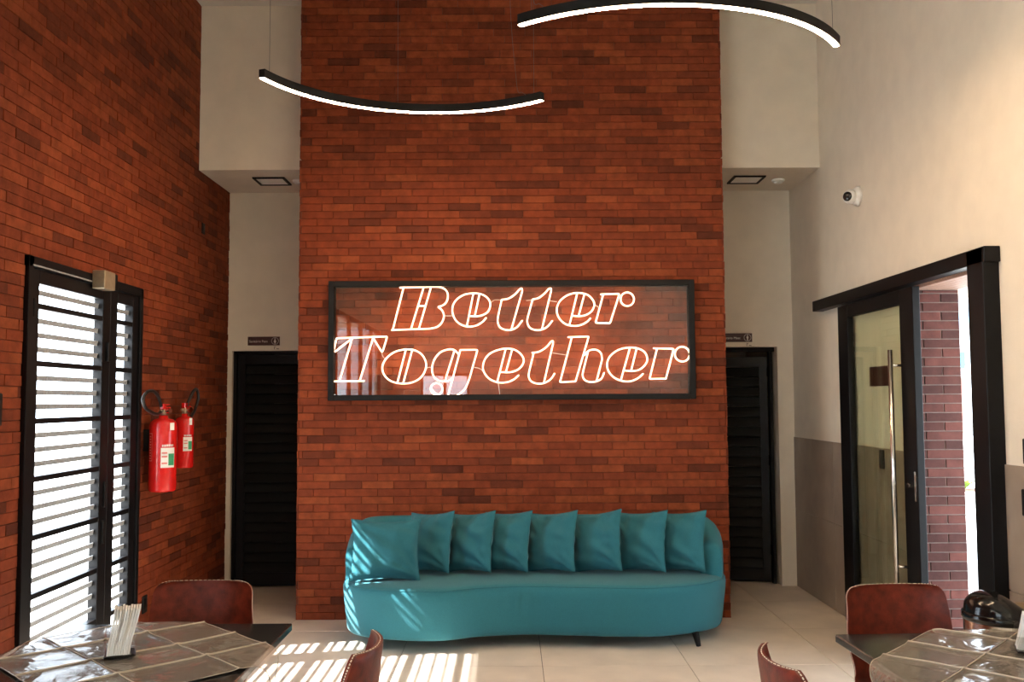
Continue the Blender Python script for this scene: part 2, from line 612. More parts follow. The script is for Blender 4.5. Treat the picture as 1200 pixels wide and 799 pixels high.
# rear wall behind the viewer with a small window
RW = (-1.85, -.85, .90, 2.20)
b = MB()
b.box(XL - .25, RW[0], YR - .2, YR, 0, ZC).box(RW[1], XR + WT, YR - .2, YR, 0, ZC).box(RW[0], RW[1], YR - .2, YR, RW[3], ZC).box(RW[0], RW[1], YR - .2, YR, 0, RW[2])
struct(b.build('wall_rear', M['plaster']), 'cream plaster wall opposite the brick pier', 'wall')
wn = struct(empty('window_rear_offscreen', (0, YR - .1, 0)), 'small black framed window opposite the brick pier', 'window')
b = MB()
for x in (RW[0], (RW[0] + RW[1]) / 2 - .025, RW[1] - .05):
    b.box(x, x + .05, -.03, .03, RW[2], RW[3])
b.box(RW[0], RW[1], -.03, .03, RW[2], RW[2] + .05).box(RW[0], RW[1], -.03, .03, RW[3] - .05, RW[3])
b.build('window_frame', M['black'], wn)
for k in range(2):
    MB().box(RW[0] + .05 + .475 * k, RW[0] + .475 + .475 * k, -.003, .003, RW[2] + .05, RW[3] - .05).build('pane', M['glass'], wn)

# right plaster wall with the sliding-door opening
b = MB()
b.box(XR, XR + WT, YR - .2, DR0, 0, ZC).box(XR, XR + WT, DR1 + .012, 10.2, 0, ZC).box(XR, XR + WT, DR0, DR1 + .012, DRZ + .03, ZC)
wall_right = struct(b.build('wall_right', M['plaster']), 'cream plaster side wall with stone tile dado', 'wall')
# dado tiles
DADO = 1.31
def dado(y0, y1):
    for (z0, z1) in ((0, .674), (.679, DADO)):
        MB().box(XR - .009, XR, y0 + .0025, y1 - .0025, z0 + .001, z1 - .0005, .001).build('wall_tile', M['wtile'], wall_right)
for (y0, y1) in ((7.40, 8.40), (6.20, 7.40), (5.90, 6.20), (3.78, 4.98), (2.58, 3.78), (1.38, 2.58), (.18, 1.38), (-1.02, .18)):
    dado(y0, y1)
MB().box(XR - .002, XR + .002, -1.0, DR0, 0, DADO - .002).build('dado_grout', M['wgrout'], wall_right)
MB().box(XR - .002, XR + .002, DR1, YB, 0, DADO - .002).build('dado_grout', M['wgrout'], wall_right)
# brick-faced jamb of the opening
MB().box(XR + .004, XR + WT, DR1 + .004, DR1 + .02, 0, DRZ + .03).build('mortar_bed', M['mortar'], wall_right)
it = []
z, row = 0.0, 0
while z < DRZ:
    h = min(.0577, DRZ - z)
    a, a1 = XR + .006, XR + WT
    cut = a1 - .235 if row % 2 == 0 else a1 - .118
    for (p, q) in ((a, cut), (cut, a1)):
        it.append(((p + q) / 2, z + h / 2, q - p - .007, h - .007, 0))
    z += .0577
    row += 1
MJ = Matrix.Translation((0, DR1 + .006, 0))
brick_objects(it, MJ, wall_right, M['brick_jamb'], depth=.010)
# wooden boards under the lintel
for k in range(6):
    x = XR + .004 + k * .05
    MB().box(x, x + .047, DR0, DR1 - .006, DRZ, DRZ + .029, .003).build('plank', M['wood'], wall_right)

# back wall of the recesses with two door openings
D2 = (-2.49, -1.66, 2.10)       # left restroom door opening
D3 = (1.66, 2.39, 2.115)        # right restroom door opening
b = MB()
y0, y1 = YB, YB + .16
b.box(XL - .01, D2[0], y0, y1, 0, ZC).box(D2[0], D2[1], y0, y1, D2[2], ZC).box(D2[1], D3[0], y0, y1, 0, ZC)
b.box(D3[0], D3[1], y0, y1, D3[2], ZC).box(D3[1], XR, y0, y1, 0, ZC)
struct(b.build('wall_back', M['plaster']), 'cream plaster wall at the back of the recesses', 'wall')
b = MB().box(XL - .2, XR + .2, 10.1, 10.2, 0, 3.2).box(-.1, .1, YB + .16, 10.1, 0, 3.2).box(XL - .2, XR + .2, YB + .16, 10.2, 2.9, 3.2)
struct(b.build('wall_restroom', M['plaster']), 'plain wall inside the restroom beyond the open door', 'wall')
b = MB().box(XL, PX0, YH, YB, ZS, ZC)
struct(b.build('wall_upper_left', M['plaster']), 'cream bulkhead above the recess beside the brick side wall', 'wall')
b = MB().box(PX1, XR, YH, YB, ZS, ZC)
struct(b.build('wall_upper_right', M['plaster']), 'cream bulkhead above the recess beside the plaster side wall', 'wall')

# ------------------------------------------------------------------ door_1: louvred door in the left wall
d1 = struct(empty('door_1', (XL, 0, 0)), 'black double leaf louvred door in the brick side wall', 'door')
b = MB()
b.box(-.055, .022, DL0, DL0 + .05, 0, DLZ, .003).box(-.055, .022, DL1 - .05, DL1, 0, DLZ, .003).box(-.055, .022, DL0, DL1, DLZ - .06, DLZ, .003)
b.build('door_frame', M['black'], d1)
MB().box(.022, .026, DL0 + .03, 5.60, DLZ - .052, DLZ - .044).build('weather_strip', M['alu'], d1)
MB().box(.022, .026, 6.0, DL1 - .03, DLZ - .05, DLZ - .045).build('weather_strip', M['blackm'], d1)
rails = [2.165 - .308 * k for k in range(7)]
def leaf(y0, y1, s0, s1, name='leaf'):
    b = MB()
    b.box(-.05, .008, y0, y0 + s0, .01, 2.358, .003).box(-.05, .008, y1 - s1, y1, .01, 2.358, .003)
    b.box(-.05, .008, y0 + s0, y1 - s1, 2.285, 2.358, .003).box(-.05, .008, y0 + s0, y1 - s1, .01, .11, .003)
    lf = b.build(name, M['black'], d1)
    for z in rails:
        if z > .15:
            MB().box(-.045, .004, y0 + s0, y1 - s1, z - .015, z + .015, .002).build('rail', M['black'], lf)
        for k in (1, 2, 3):
            zz = z + .077 * k
            if .13 < zz < 2.28 and not (z == rails[0] and k > 1):
                s = MB().box(-.003, .003, -(y1 - s1 - y0 - s0) / 2, (y1 - s1 - y0 - s0) / 2, -.0145, .0145, .001).build('slat', M['slat'], lf)
                s.location = (-.025, (y0 + s0 + y1 - s1) / 2, zz)
                s.rotation_euler = (0, R(8), 0)
    return lf
lw = leaf(DL0 + .053, 5.903, .085, .105)
ln = leaf(5.907, DL1 - .053, .105, .09)
b = MB().box(.008, .03, 5.84, 5.87, 1.90, 2.02, .003).box(.008, .024, 5.845, 5.865, 1.0, 1.16, .003)
b.build('latch', M['blackm'], lw)
MB().box(.008, .022, DL0 + .06, DL0 + .08, 2.10, 2.2, .003).build('hinge', M['blackm'], lw)
MB().box(.008, .022, 5.83, 5.86, .78, .92, .003).build('latch', M['blackm'], ln)
# sensor box above the two leaves
bx = tag(empty('door_lock_box', (XL, 0, 0)), 'small champagne metal box on the head of the louvred door', 'lock')
MB().box(.023, .10, 5.60, 5.75, 2.33, 2.44, .004).build('housing', M['brass'], bx)
MB().box(.026, .098, 5.75, 5.79, 2.335, 2.435, .003).build('end_cap', M['blackm'], bx)

# ------------------------------------------------------------------ door_2, door_3: black louvred restroom doors
def louvre_leaf(parent, wdt, hgt, x_sign=1):
    """leaf in local XZ, hinge edge at x=0, running to x = wdt; front towards -Y"""
    b = MB()
    s = .07
    b.box(0, s, -.035, 0, .015, hgt, .002).box(wdt - s, wdt, -.035, 0, .015, hgt, .002)
    b.box(s, wdt - s, -.035, 0, .015, .13, .002).box(s, wdt - s, -.035, 0, hgt - .09, hgt, .002)
    lf = b.build('leaf', M['black'], parent)
    n = int((hgt - .22) / .0875)
    pitch = (hgt - .22) / n
    for k in range(n):
        s_ = MB().box(-(wdt - 2 * s) / 2, (wdt - 2 * s) / 2, -.004, .004, -.046, .046, .002).build('slat', M['louvre'], lf)
        s_.location = (wdt / 2, -.018, .13 + pitch * (k + .5))
        s_.rotation_euler = (R(-22), 0, 0)
    return lf
d2 = struct(empty('door_2', (D2[0], YB + .05, 0)), 'closed black louvred restroom door beside the brick side wall', 'door')
b = MB()
W2 = D2[1] - D2[0]
b.box(.0, .03, -.01, .06, 0, D2[2], .002).box(W2 - .03, W2, -.01, .06, 0, D2[2], .002).box(0, W2, -.01, .06, D2[2] - .025, D2[2], .002)
b.build('door_frame', M['black'], d2)
lf2 = louvre_leaf(d2, W2 - .066, 2.07)
lf2.location = (.033, .045, 0)
d3 = struct(empty('door_3', (D3[0], YB + .10, 0)), 'black louvred restroom door standing ajar beside the tiled wall', 'door')
W3 = D3[1] - D3[0]
b = MB()
b.box(.0, .03, -.01, .05, 0, D3[2], .002).box(W3 - .05, W3 - .02, -.01, .05, 0, D3[2], .002).box(0, W3, -.01, .05, D3[2] - .04, D3[2], .002)
b.build('door_frame', M['black'], d3)
lf3 = louvre_leaf(d3, W3 - .09, 2.03)
lf3.location = (W3 - .052, .055, 0)
lf3.rotation_euler = (0, 0, R(180 - 15))
lf3.scale = (1, -1, 1)
for z in (.25, 1.05, 1.85):
    MB().tube([(W3 - .055, .045, z), (W3 - .055, .045, z + .09)], .008, 8).build('hinge', M['steel'], d3)

# ------------------------------------------------------------------ door_4: sliding glass door on the right wall
d4 = struct(empty('door_4', (XR, 0, 0)), 'black framed sliding glass door slid open along the plaster wall', 'door')
b = MB().box(-.085, 0, 4.80, 7.56, 2.35, 2.432, .003)
b.build('track', M['black'], d4)
b = MB().box(-.085, 0.06, 4.82, 4.99, 0, 2.432, .004)
b.build('door_frame', M['black'], d4)
b = MB()
LY0, LY1 = 5.73, 7.05
b.box(-.062, -.016, LY0, LY0 + .20, .015, 2.335, .003).box(-.062, -.016, LY1 - .20, LY1, .015, 2.335, .003)
b.box(-.062, -.016, LY0 + .2, LY1 - .2, 2.245, 2.335, .003).box(-.062, -.016, LY0 + .2, LY1 - .2, .015, .14, .003)
lf4 = b.build('leaf', M['black'], d4)
MB().box(-.042, -.034, LY0 + .19, LY1 - .19, .13, 2.25).build('pane', M['glassg'], lf4)
b = MB().box(-.064, -.062, LY0 + .025, LY0 + .05, 1.02, 1.20).tube([(-.062, LY0 + .12, 1.11), (-.075, LY0 + .12, 1.11)], .016, 12)
b.build('lock', M['steel'], lf4)
h = MB().tube([(-.125, 5.935, .36), (-.125, 5.935, 1.955)], .016, 14)
ho = h.build('handle', M['steel'], lf4, smooth=True)
for z in (.60, 1.855):
    MB().tube([(-.125, 5.935, z), (-.058, 5.915, z)], .009, 10).build('bracket', M['steel'], ho, smooth=True)

# ------------------------------------------------------------------ neon sign
SX0, SX1, SZ0, SZ1 = -1.383, 1.403, 1.65, 2.56
sign = tag(empty('neon_sign', (0, YP, 0)), 'framed glass neon sign reading Better Together on the brick wall', 'sign')
fw = .043
b = MB()
b.box(SX0, SX0 + fw, -.095, -.001, SZ0, SZ1, .003).box(SX1 - fw, SX1, -.095, -.001, SZ0, SZ1, .003)
b.box(SX0 + fw, SX1 - fw, -.095, -.001, SZ0, SZ0 + fw, .003).box(SX0 + fw, SX1 - fw, -.095, -.001, SZ1 - fw, SZ1, .003)
b.build('frame', M['blackm'], sign)
MB().box(SX0 + fw - .005, SX1 - fw + .005, -.080, -.075, SZ0 + fw - .005, SZ1 - fw + .005).build('glass_pane', M['glass'], sign)
def sp(u, v):
    """lettering units (u right, v down) to the sign's own X, Z"""
    t = (u - 75) / 1892.0
    top = 90 - 7 * t
    hgt = 622 - 11 * t
    return (SX0 + t * (SX1 - SX0), SZ1 - (v - top) / hgt * (SZ1 - SZ0))
O = 1021
LET = {}
def S(*p): return ('s', p)        # straight strokes
def Cv(*p): return ('c', p)       # smooth strokes
def sh(p): return [(x + O, y) for (x, y) in p]
def E_(dx, pts, sl): return [Cv(*[(x + dx, y) for x, y in pts])] + [S(*[(x + dx, y) for x, y in s]) for s in sl]
def ring(cx, cy, r): return Cv(*[(cx + r * math.cos(2 * math.pi * k / 16), cy + r * math.sin(2 * math.pi * k / 16)) for k in range(17)])
letters = [
 ('letter_b', [S((440, 122), (610, 117)), Cv((610, 117), (645, 118), (675, 130), (690, 155), (686, 190), (668, 212), (640, 222)),
   Cv((640, 222), (660, 240), (670, 268), (660, 302), (635, 326), (595, 336)), S((595, 336), (398, 343)), S((460, 122), (405, 340)),
   S((565, 119), (499, 338)), S((603, 118), (540, 337)), S((536, 217), (575, 217))]),
 ('letter_e', E_(0, [(890, 278), (870, 300), (840, 318), (800, 325), (760, 315), (730, 290), (714, 250), (718, 212), (740, 180), (780, 157), (828, 151), (870, 158), (900, 180), (911, 210), (900, 245), (872, 264), (840, 271), (806, 270)],
   [[(823, 152), (789, 322)], [(855, 155), (830, 270)]])),
 ('letter_t', [Cv((970, 185), (1005, 179), (1040, 156), (1062, 132), (1074, 126), (1078, 138)), S((1078, 138), (1020, 338)),
   S((970, 185), (950, 275)), Cv((950, 275), (949, 300), (960, 327), (988, 341), (1020, 341), (1050, 326), (1077, 292))]),
 ('letter_t', [Cv(*sh([(110, 183), (142, 175), (172, 152), (194, 129), (206, 127), (206, 142)])), S(*sh([(206, 142), (157, 338)])),
   S(*sh([(110, 183), (84, 275)])), Cv(*sh([(84, 275), (81, 300), (92, 327), (118, 341), (152, 341), (185, 325), (212, 293)]))]),
 ('letter_e', E_(O, [(410, 280), (390, 300), (355, 317), (315, 320), (275, 308), (245, 277), (235, 240), (245, 202), (275, 171), (315, 153), (360, 150), (400, 162), (425, 190), (430, 215), (415, 245), (385, 264), (352, 270), (316, 268)],
   [[(342, 151), (300, 317)], [(380, 154), (348, 269)]])),
 ('letter_r', [S(*sh([(463, 157), (552, 154)])), Cv(*sh([(552, 154), (559, 157), (558, 165)])), S(*sh([(558, 165), (514, 298)])), Cv(*sh([(514, 298), (509, 306), (500, 306)])),
   S(*sh([(500, 306), (446, 305)])), Cv(*sh([(446, 305), (437, 302), (439, 293)])), S(*sh([(439, 293), (477, 158)])), ring(602 + O, 182, 35)]),
 ('letter_t', [S((125, 386), (362, 377)), Cv((362, 377), (373, 378), (373, 388)), S((373, 388), (356, 445)), Cv((356, 445), (350, 456), (343, 449)), S((343, 449), (303, 384)),
   Cv((125, 386), (115, 388), (111, 398)), S((111, 398), (101, 443)), Cv((101, 443), (101, 456), (111, 453)), S((111, 453), (180, 398)), Cv((180, 398), (192, 388), (192, 395)),
   S((192, 395), (130, 610)), S((303, 384), (235, 607)), S((95, 611), (258, 608))]),
 ('letter_o', [Cv((470, 443), (515, 447), (555, 470), (577, 512), (572, 555), (545, 594), (498, 617), (440, 620), (390, 605), (359, 572), (352, 530), (375, 487), (418, 456), (470, 443)),
   S((473, 444), (429, 618)), S((506, 446), (459, 620))]),
 ('letter_g', [Cv((748, 470), (722, 446), (690, 444), (650, 460), (620, 497), (608, 545), (618, 585), (643, 605), (675, 610), (700, 603), (714, 590)), S((725, 448), (674, 609)),
   S((755, 446), (832, 445)), Cv((832, 445), (842, 448), (840, 460)), S((840, 460), (802, 592)), Cv((802, 592), (780, 645), (745, 675), (700, 687), (655, 684), (622, 667), (606, 648)),
   S((755, 446), (690, 686)), ring(632, 648, 30)]),
 ('letter_e', E_(0, [(1057, 575), (1030, 598), (995, 612), (950, 613), (905, 595), (877, 560), (872, 525), (890, 482), (925, 455), (975, 440), (1020, 440), (1055, 455), (1080, 485), (1080, 515), (1055, 545), (1015, 560), (962, 560)],
   [[(990, 440), (945, 612)], [(1024, 441), (990, 560)]])),
 ('letter_t', [Cv(*sh([(104, 460), (142, 454), (180, 430), (203, 403), (214, 400), (214, 414)])), S(*sh([(214, 414), (165, 616)])),
   S(*sh([(114, 460), (90, 555)])), Cv(*sh([(90, 555), (87, 580), (98, 605), (128, 618), (165, 616), (200, 596), (222, 565)]))]),
 ('letter_h', [S(*sh([(291, 379), (388, 375)])), Cv(*sh([(388, 375), (398, 377), (396, 387)])), S(*sh([(396, 387), (332, 597)])), Cv(*sh([(332, 597), (328, 606), (318, 607)])), S(*sh([(318, 607), (258, 611)])),
   Cv(*sh([(258, 611), (249, 608), (252, 598)])), S(*sh([(252, 598), (312, 379)])), Cv(*sh([(375, 472), (400, 448), (435, 443), (461, 460), (468, 492)])), S(*sh([(468, 492), (437, 607)])),
   S(*sh([(396, 450), (370, 550)])), Cv(*sh([(370, 550), (366, 575), (376, 598), (402, 609), (437, 606), (464, 590), (478, 560)]))]),
 ('letter_e', E_(O, [(680, 565), (650, 590), (610, 605), (565, 602), (522, 581), (497, 545), (495, 505), (515, 470), (555, 443), (605, 432), (650, 435), (688, 455), (702, 490), (690, 520), (660, 545), (625, 552), (583, 550)],
   [[(613, 432), (563, 601)], [(648, 435), (617, 551)]])),
 ('letter_r', [S(*sh([(733, 435), (828, 437)])), Cv(*sh([(828, 437), (838, 440), (836, 450)])), S(*sh([(836, 450), (799, 582)])), Cv(*sh([(799, 582), (795, 591), (785, 591)])),
   S(*sh([(785, 591), (724, 592)])), Cv(*sh([(724, 592), (713, 590), (715, 580)])), S(*sh([(715, 580), (753, 437)])), ring(883 + O, 465, 38)]),
]
YT = -.050
for (nm, strokes) in letters:
    b = MB()
    for kind, pts in strokes:
        q = [Vector((sp(*p)[0], YT, sp(*p)[1])) for p in pts]
        if kind == 'c':
            q = crom(q, 5)
        b.tube(q, .0058, 6)
    b.build(nm, M['neon'], sign, smooth=True)
for pts in ([(348, 455), (352, 480), (370, 495)], [(670, 268), (690, 268), (714, 268)], [(911, 200), (935, 185), (968, 187)], [(577, 540), (595, 536), (610, 540)],
            [(825, 536), (850, 540), (873, 555)], [(950, 613), (955, 650), (960, 690)], [(1098, 188), (1130, 186)], [(1222, 190), (1258, 195)], [(1452, 208), (1472, 222)], [(1232, 460), (1300, 470)]):
    MB().tube(crom([Vector((sp(*p)[0], YT + .012, sp(*p)[1])) for p in pts], 4), .0022, 5).build('wire', M['white'], sign)
b = MB()
for (u, v) in ((110, 112), (1000, 108), (1920, 110), (110, 680), (1000, 684), (1920, 668)):
    x, z = sp(u, v)
    MB().tube([(x, -.078, z), (x, -.002, z)], .006, 8).build('stand_off', M['steel'], sign)

# ------------------------------------------------------------------ sofa
sofa = tag(empty('sofa', (.17, 6.7, 0)), 'long curved teal fabric sofa against the brick wall', 'sofa')
SO = Vector((.17, 6.7, 0))
ctrl = [(-1.175, 6.80), (-1.145, 6.50), (-1.01, 6.29), (-.74, 6.175), (-.46, 6.155), (-.2, 6.26), (.1, 6.305), (.4, 6.275), (.75, 6.235), (1.0, 6.245), (1.25, 6.345),
        (1.44, 6.52), (1.52, 6.77), (1.49, 6.99), (1.32, 7.12), (1.0, 7.155), (.17, 7.16), (-.7, 7.155), (-.98, 7.12), (-1.13, 6.99)]
OUT = [Vector((p[0] - SO.x, p[1] - SO.y, 0)) for p in crom([(x, y, 0) for x, y in ctrl], 14, True)]
NO = len(OUT)
def onorm(i):
    t = OUT[(i + 1) % NO] - OUT[i - 1]
    return Vector((t.y, -t.x, 0)).normalized()     # outward for counter-clockwise
NRM = [onorm(i) for i in range(NO)]
rows = []
def puck(i, z):
    x = OUT[i].x + SO.x
    y = OUT[i].y
    if y > -.2:
        return 0
    e = math.exp(-((x - .06) / .13) ** 2) * smoothstep(.20, .34, z) * (1 - smoothstep(.38, .41, z))
    return .008 * e * math.sin(x * 150 + 2 * math.sin(x * 31))
prof = [(.30, .075), (.13, .073), (.085, .082), (.068, .10), (.05, .16), (.025, .26), (.006, .34), (0, .375), (.004, .40), (.018, .418), (.05, .428), (.12, .432), (.3, .433)]
for (ins, z) in prof:
    rows.append([OUT[i] - NRM[i] * (ins * (1 if (ins > .1 or z > .38) else .3 + .7 * abs(NRM[i].y)) - puck(i, z)) + Vector((0, 0, z)) for i in range(NO)])
b = MB()
for r_ in range(len(rows) - 1):
    pass
P = [[rows[k][i] for k in range(len(rows))] for i in range(NO)]
b.grid(P, closed_u=True)
b.f.append(tuple(i * len(rows) + len(rows) - 1 for i in range(NO)))
b.f.append(tuple(i * len(rows) for i in range(NO))[::-1])
b.build('seat_base', M['teal'], sofa, smooth=True)
# wrap-around back: sweep along the outline from one arm front to the other
iL = min(range(NO), key=lambda i: (OUT[i] + SO - Vector((-1.16, 6.56, 0))).length)
iR = min(range(NO), key=lambda i: (OUT[i] + SO - Vector((1.465, 6.58, 0))).length)
path = []
i = iR
while True:
    path.append(i)
    if i == iL:
        break
    i = (i + 1) % NO
cum = [0]
for a_, b_ in zip(path, path[1:]):
    cum.append(cum[-1] + (OUT[b_] - OUT[a_]).length)
TL = cum[-1]
P = []
for i, s in zip(path, cum):
    d = min(s, TL - s)
    endf = math.sqrt(max(0.0, 1 - (1 - min(1, (d + .004) / .10)) ** 2))
    th = .165 * (.25 + .75 * endf)
    H = .40 + (.27 + .135 * smoothstep(.02, .50, d)) * (.72 + .28 * endf)
    r = th / 2
    row = []
    for k in range(5):
        row.append((0.015, .30 + (H - r - .30) * k / 4))
    for k in range(1, 9):
        a_ = math.pi * k / 9
        row.append((0.015 + r - r * math.cos(a_), H - r + r * .9 * math.sin(a_)))
    for k in range(5):
        row.append((0.015 + th, H - r - (H - r - .38) * k / 4))
    P.append([OUT[i] - NRM[i] * q[0] + Vector((0, 0, q[1])) for q in row])
b = MB().grid(P)
nb = len(P[0])
b.f.append(tuple(range(nb)))
b.f.append(tuple((len(P) - 1) * nb + k for k in range(nb))[::-1])
b.build('backrest', M['teal'], sofa, smooth=True)
# seam along the seat edge
seam = [OUT[i] - NRM[i] * (.012 - puck(i, .41)) + Vector((0, 0, .414)) for i in range(NO) if OUT[i].y < -.1]
k0 = max(range(len(seam) - 1), key=lambda k: (seam[k + 1] - seam[k]).length) + 1
gap_ = (seam[k0] - seam[k0 - 1]).length if k0 < len(seam) else 0
if gap_ > .3:
    seam = seam[k0:] + seam[:k0]
MB().tube(seam, .0035, 6).build('seam', M['teal2'], sofa, smooth=True)
for (x, y) in ((-.88, 6.42), (1.23, 6.40), (-.98, 7.0), (1.33, 7.0), (.15, 6.85)):
    MB().tube([(x - SO.x, y - SO.y, .09), (x - SO.x + (.02 if x > 0 else -.02), y - SO.y - .01, 0.0)], [.024, .016], 12).build('leg', M['blackm'], sofa)

# cushions
def cushion_mesh(seed, a=.235, az=.2, T=.082):
    rnd = random.Random(seed)
    n = 34
    ph = [rnd.uniform(0, 6.28) for _ in range(6)]
    def pt(i, j, side):
        u, v = -1 + 2 * i / n, -1 + 2 * j / n
        px = a * u * (1 - .10 * (1 - v * v))
        pz = az * v * (1 - .10 * (1 - u * u))
        e = max(0, (1 - u ** 2) * (1 - v ** 2))
        y = T * e ** .5
        f1 = math.atan2(v + 1.05, 1.05 - u)               # folds fan out of the lower corner
        f2 = math.atan2(1.05 - v, u + 1.05)
        d1 = math.hypot(v + 1.05, 1.05 - u)
        wv = .009 * math.sin(7 * u + 4 * v + ph[0]) * math.sin(5 * v - 3 * u + ph[1])
        wv += .012 * math.exp(-(d1 / 1.1) ** 2) * math.sin(13 * f1 + ph[2] + 2.2 * d1) + .007 * smoothstep(.1, .9, abs(u)) * math.sin(11 * v + 4 * u + ph[4] + 2 * math.sin(3 * v + ph[5]))
        wv += .004 * math.sin(16 * f2 + ph[3])
        edge = (abs(u) ** 6 + abs(v) ** 6)
        y += wv * min(1, e * 3) + (.006 * math.sin(16 * (u if abs(v) > abs(u) else v) + ph[3]) * min(1, edge) * min(1, e * 12))
        # belly sags a little
        pz -= .012 * e
        return Vector((px, -y if side else y, pz + az))
    b = MB()
    for side in (0, 1):
        Pg = [[pt(i, j, side) for j in range(n + 1)] for i in range(n + 1)]
        if side == 0:
            Pg = Pg[::-1]
        b.grid(Pg)
    ring_ = [pt(i, 0, 0) for i in range(n)] + [pt(n, j, 0) for j in range(n)] + [pt(n - i, n, 0) for i in range(n)] + [pt(0, n - j, 0) for j in range(n)]
    return b, ring_
CUSH = [ # right-edge X, right-edge Y, yaw, tilt, roll, label
 (-.62, 6.45, 6, -17, -1, 'teal cushion lying flattest at the sunlit sofa arm'),
 (-.435, 6.53, -42, -14, 6, 'teal cushion second from the sunlit sofa arm, mostly covered by its neighbour'),
 (-.145, 6.52, -41, -15, 7, 'teal cushion third from the sunlit sofa arm'),
 (.108, 6.54, -41, -15, 6, 'teal cushion fourth from the sunlit sofa arm'),
 (.43, 6.52, -41, -15, 7, 'teal cushion fifth from the sunlit sofa arm'),
 (.755, 6.50, -41, -13, 9, 'teal cushion third from the shaded sofa arm, corner pointing highest'),
 (1.055, 6.52, -41, -15, 6, 'teal cushion second from the shaded sofa arm'),
 (1.325, 6.51, -41, -15, 6, 'teal cushion leaning at the shaded sofa arm'),
]
for k, (rx, ry, yaw, tilt, roll, lab) in enumerate(CUSH):
    a, az = (.238, .207) if k == 0 else (.218, .211)
    b, rg = cushion_mesh(40 + k, a, az)
    cu = empty('cushion')
    tag(cu, lab, 'cushion', 'cushions along the sofa')
    b.build('cover', M['teal2'], cu, smooth=True)
    MB().tube(rg, .0035, 5, closed=True).build('piping', M['teal2'], cu, smooth=True)
    cx = rx - a * math.cos(R(yaw))
    cy = ry - a * math.sin(R(yaw))
    cu.matrix_world = Matrix.Translation((cx, cy, .437 if k == 0 else .446)) @ Matrix.Rotation(R(yaw), 4, 'Z') @ Matrix.Rotation(R(tilt), 4, 'X') @ Matrix.Rotation(R(-roll), 4, 'Y')

# ------------------------------------------------------------------ chairs
def make_chair(label, loc, rz):
    t = tag(empty('leather_chair', loc, rz), label, 'chair', 'rust leather chairs at the tables')
    # centre line of the shell, front of the seat to top of the back (y, z); chair faces -Y
    cl = crom([(0, -.23, .455), (0, -.20, .472), (0, -.10, .462), (0, .02, .448), (0, .12, .448), (0, .185, .475), (0, .215, .54), (0, .232, .64), (0, .245, .75), (0, .257, .862)], 14)
    n = len(cl)
    nw = 16
    L = [0]
    for p, q in zip(cl, cl[1:]):
        L.append(L[-1] + (q - p).length)
    TLc = L[-1]
    def width(s):
        wv = .212
        r = .055
        if s < r:
            wv -= r - math.sqrt(r * r - (r - s) ** 2)
        e = TLc - s
        if e < r:
            wv -= r - math.sqrt(max(0, r * r - (r - e) ** 2))
        # waist between seat and back
        return wv - .012 * math.exp(-((s - .47) / .08) ** 2) + .012 * math.exp(-((s - .62) / .1) ** 2)
    top, bot = [], []
    for i, p in enumerate(cl):
        tg = (cl[min(i + 1, n - 1)] - cl[max(i - 1, 0)]).normalized()
        nr = Vector((0, -tg.z, tg.y))            # towards the sitter
        s = L[i]
        k = smoothstep(.30, .55, s)
        curl = .020 + .05 * k * (1 - .55 * smoothstep(.70, .88, s))
        rt, rb = [], []
        for j in range(nw + 1):
            u = -1 + 2 * j / nw
            x = width(s) * u
            c_ = p + Vector((x, 0, 0)) + nr * (curl * abs(u) ** 2.4)
            rt.append(c_ + nr * .009)
            rb.append(c_ - nr * .009)
        top.append(rt)
        bot.append(rb)
    b = MB().grid(top).grid([r[::-1] for r in bot])
    rim_t = [r[0] for r in top] + top[-1][1:] + [r[-1] for r in top[::-1]][1:] + top[0][::-1][1:-1]
    rim_b = [r[0] for r in bot] + bot[-1][1:] + [r[-1] for r in bot[::-1]][1:] + bot[0][::-1][1:-1]
    b.grid([[p, q] for p, q in zip(rim_b, rim_t)], closed_u=True)
    b.build('shell', M['leather'], t, smooth=True)
    # contrasting edge stitches
    st = MB()
    mid = [(p + q) / 2 for p, q in zip(rim_t, rim_b)]
    ctr = Vector((0, 0, 0))
    acc = 0
    m_ = len(mid)
    for k in range(m_):
        p, q = mid[k], mid[(k + 1) % m_]
        ln_ = (q - p).length
        ns = max(1, int(ln_ / .011))
        nrm = (rim_t[k] - rim_b[k]).normalized()
        out = (q - p).cross(nrm).normalized()
        if k < n - 1:
            inw = Vector((1, 0, 0))
        for z_ in range(ns):
            a_ = p.lerp(q, (z_ + .1) / ns)
            c_ = p.lerp(q, (z_ + .72) / ns)
            st.tube([a_ + out * .0015, c_ + out * .0015], .0034, 4)
    st.build('stitching', M['thread'], t)
    MB().box(-.15, .15, -.16, .14, .418, .438, .006).build('seat_frame', M['blackm'], t)
    for sx in (-1, 1):
        for sy, yy in ((-1, -.14), (1, .12)):
            MB().tube([(sx * .14, yy, .43), (sx * .205, yy + sy * .07, 0)], [.013, .010], 10).build('leg', M['blackm'], t, smooth=True)
    return t
make_chair('rust leather chair at the far side of the table near the louvred door', (-1.337, 3.95, 0), R(1))
make_chair('rust leather chair with back turned to the sofa, beside the table near the louvred door', (-.69, 3.12, 0), R(-92))
make_chair('rust leather chair at the far side of the table near the sliding door', (1.62, 3.79, 0), R(4))
make_chair('rust leather chair seen edge-on at the open side of the table near the sliding door', (1.03, 2.92, 0), R(91))

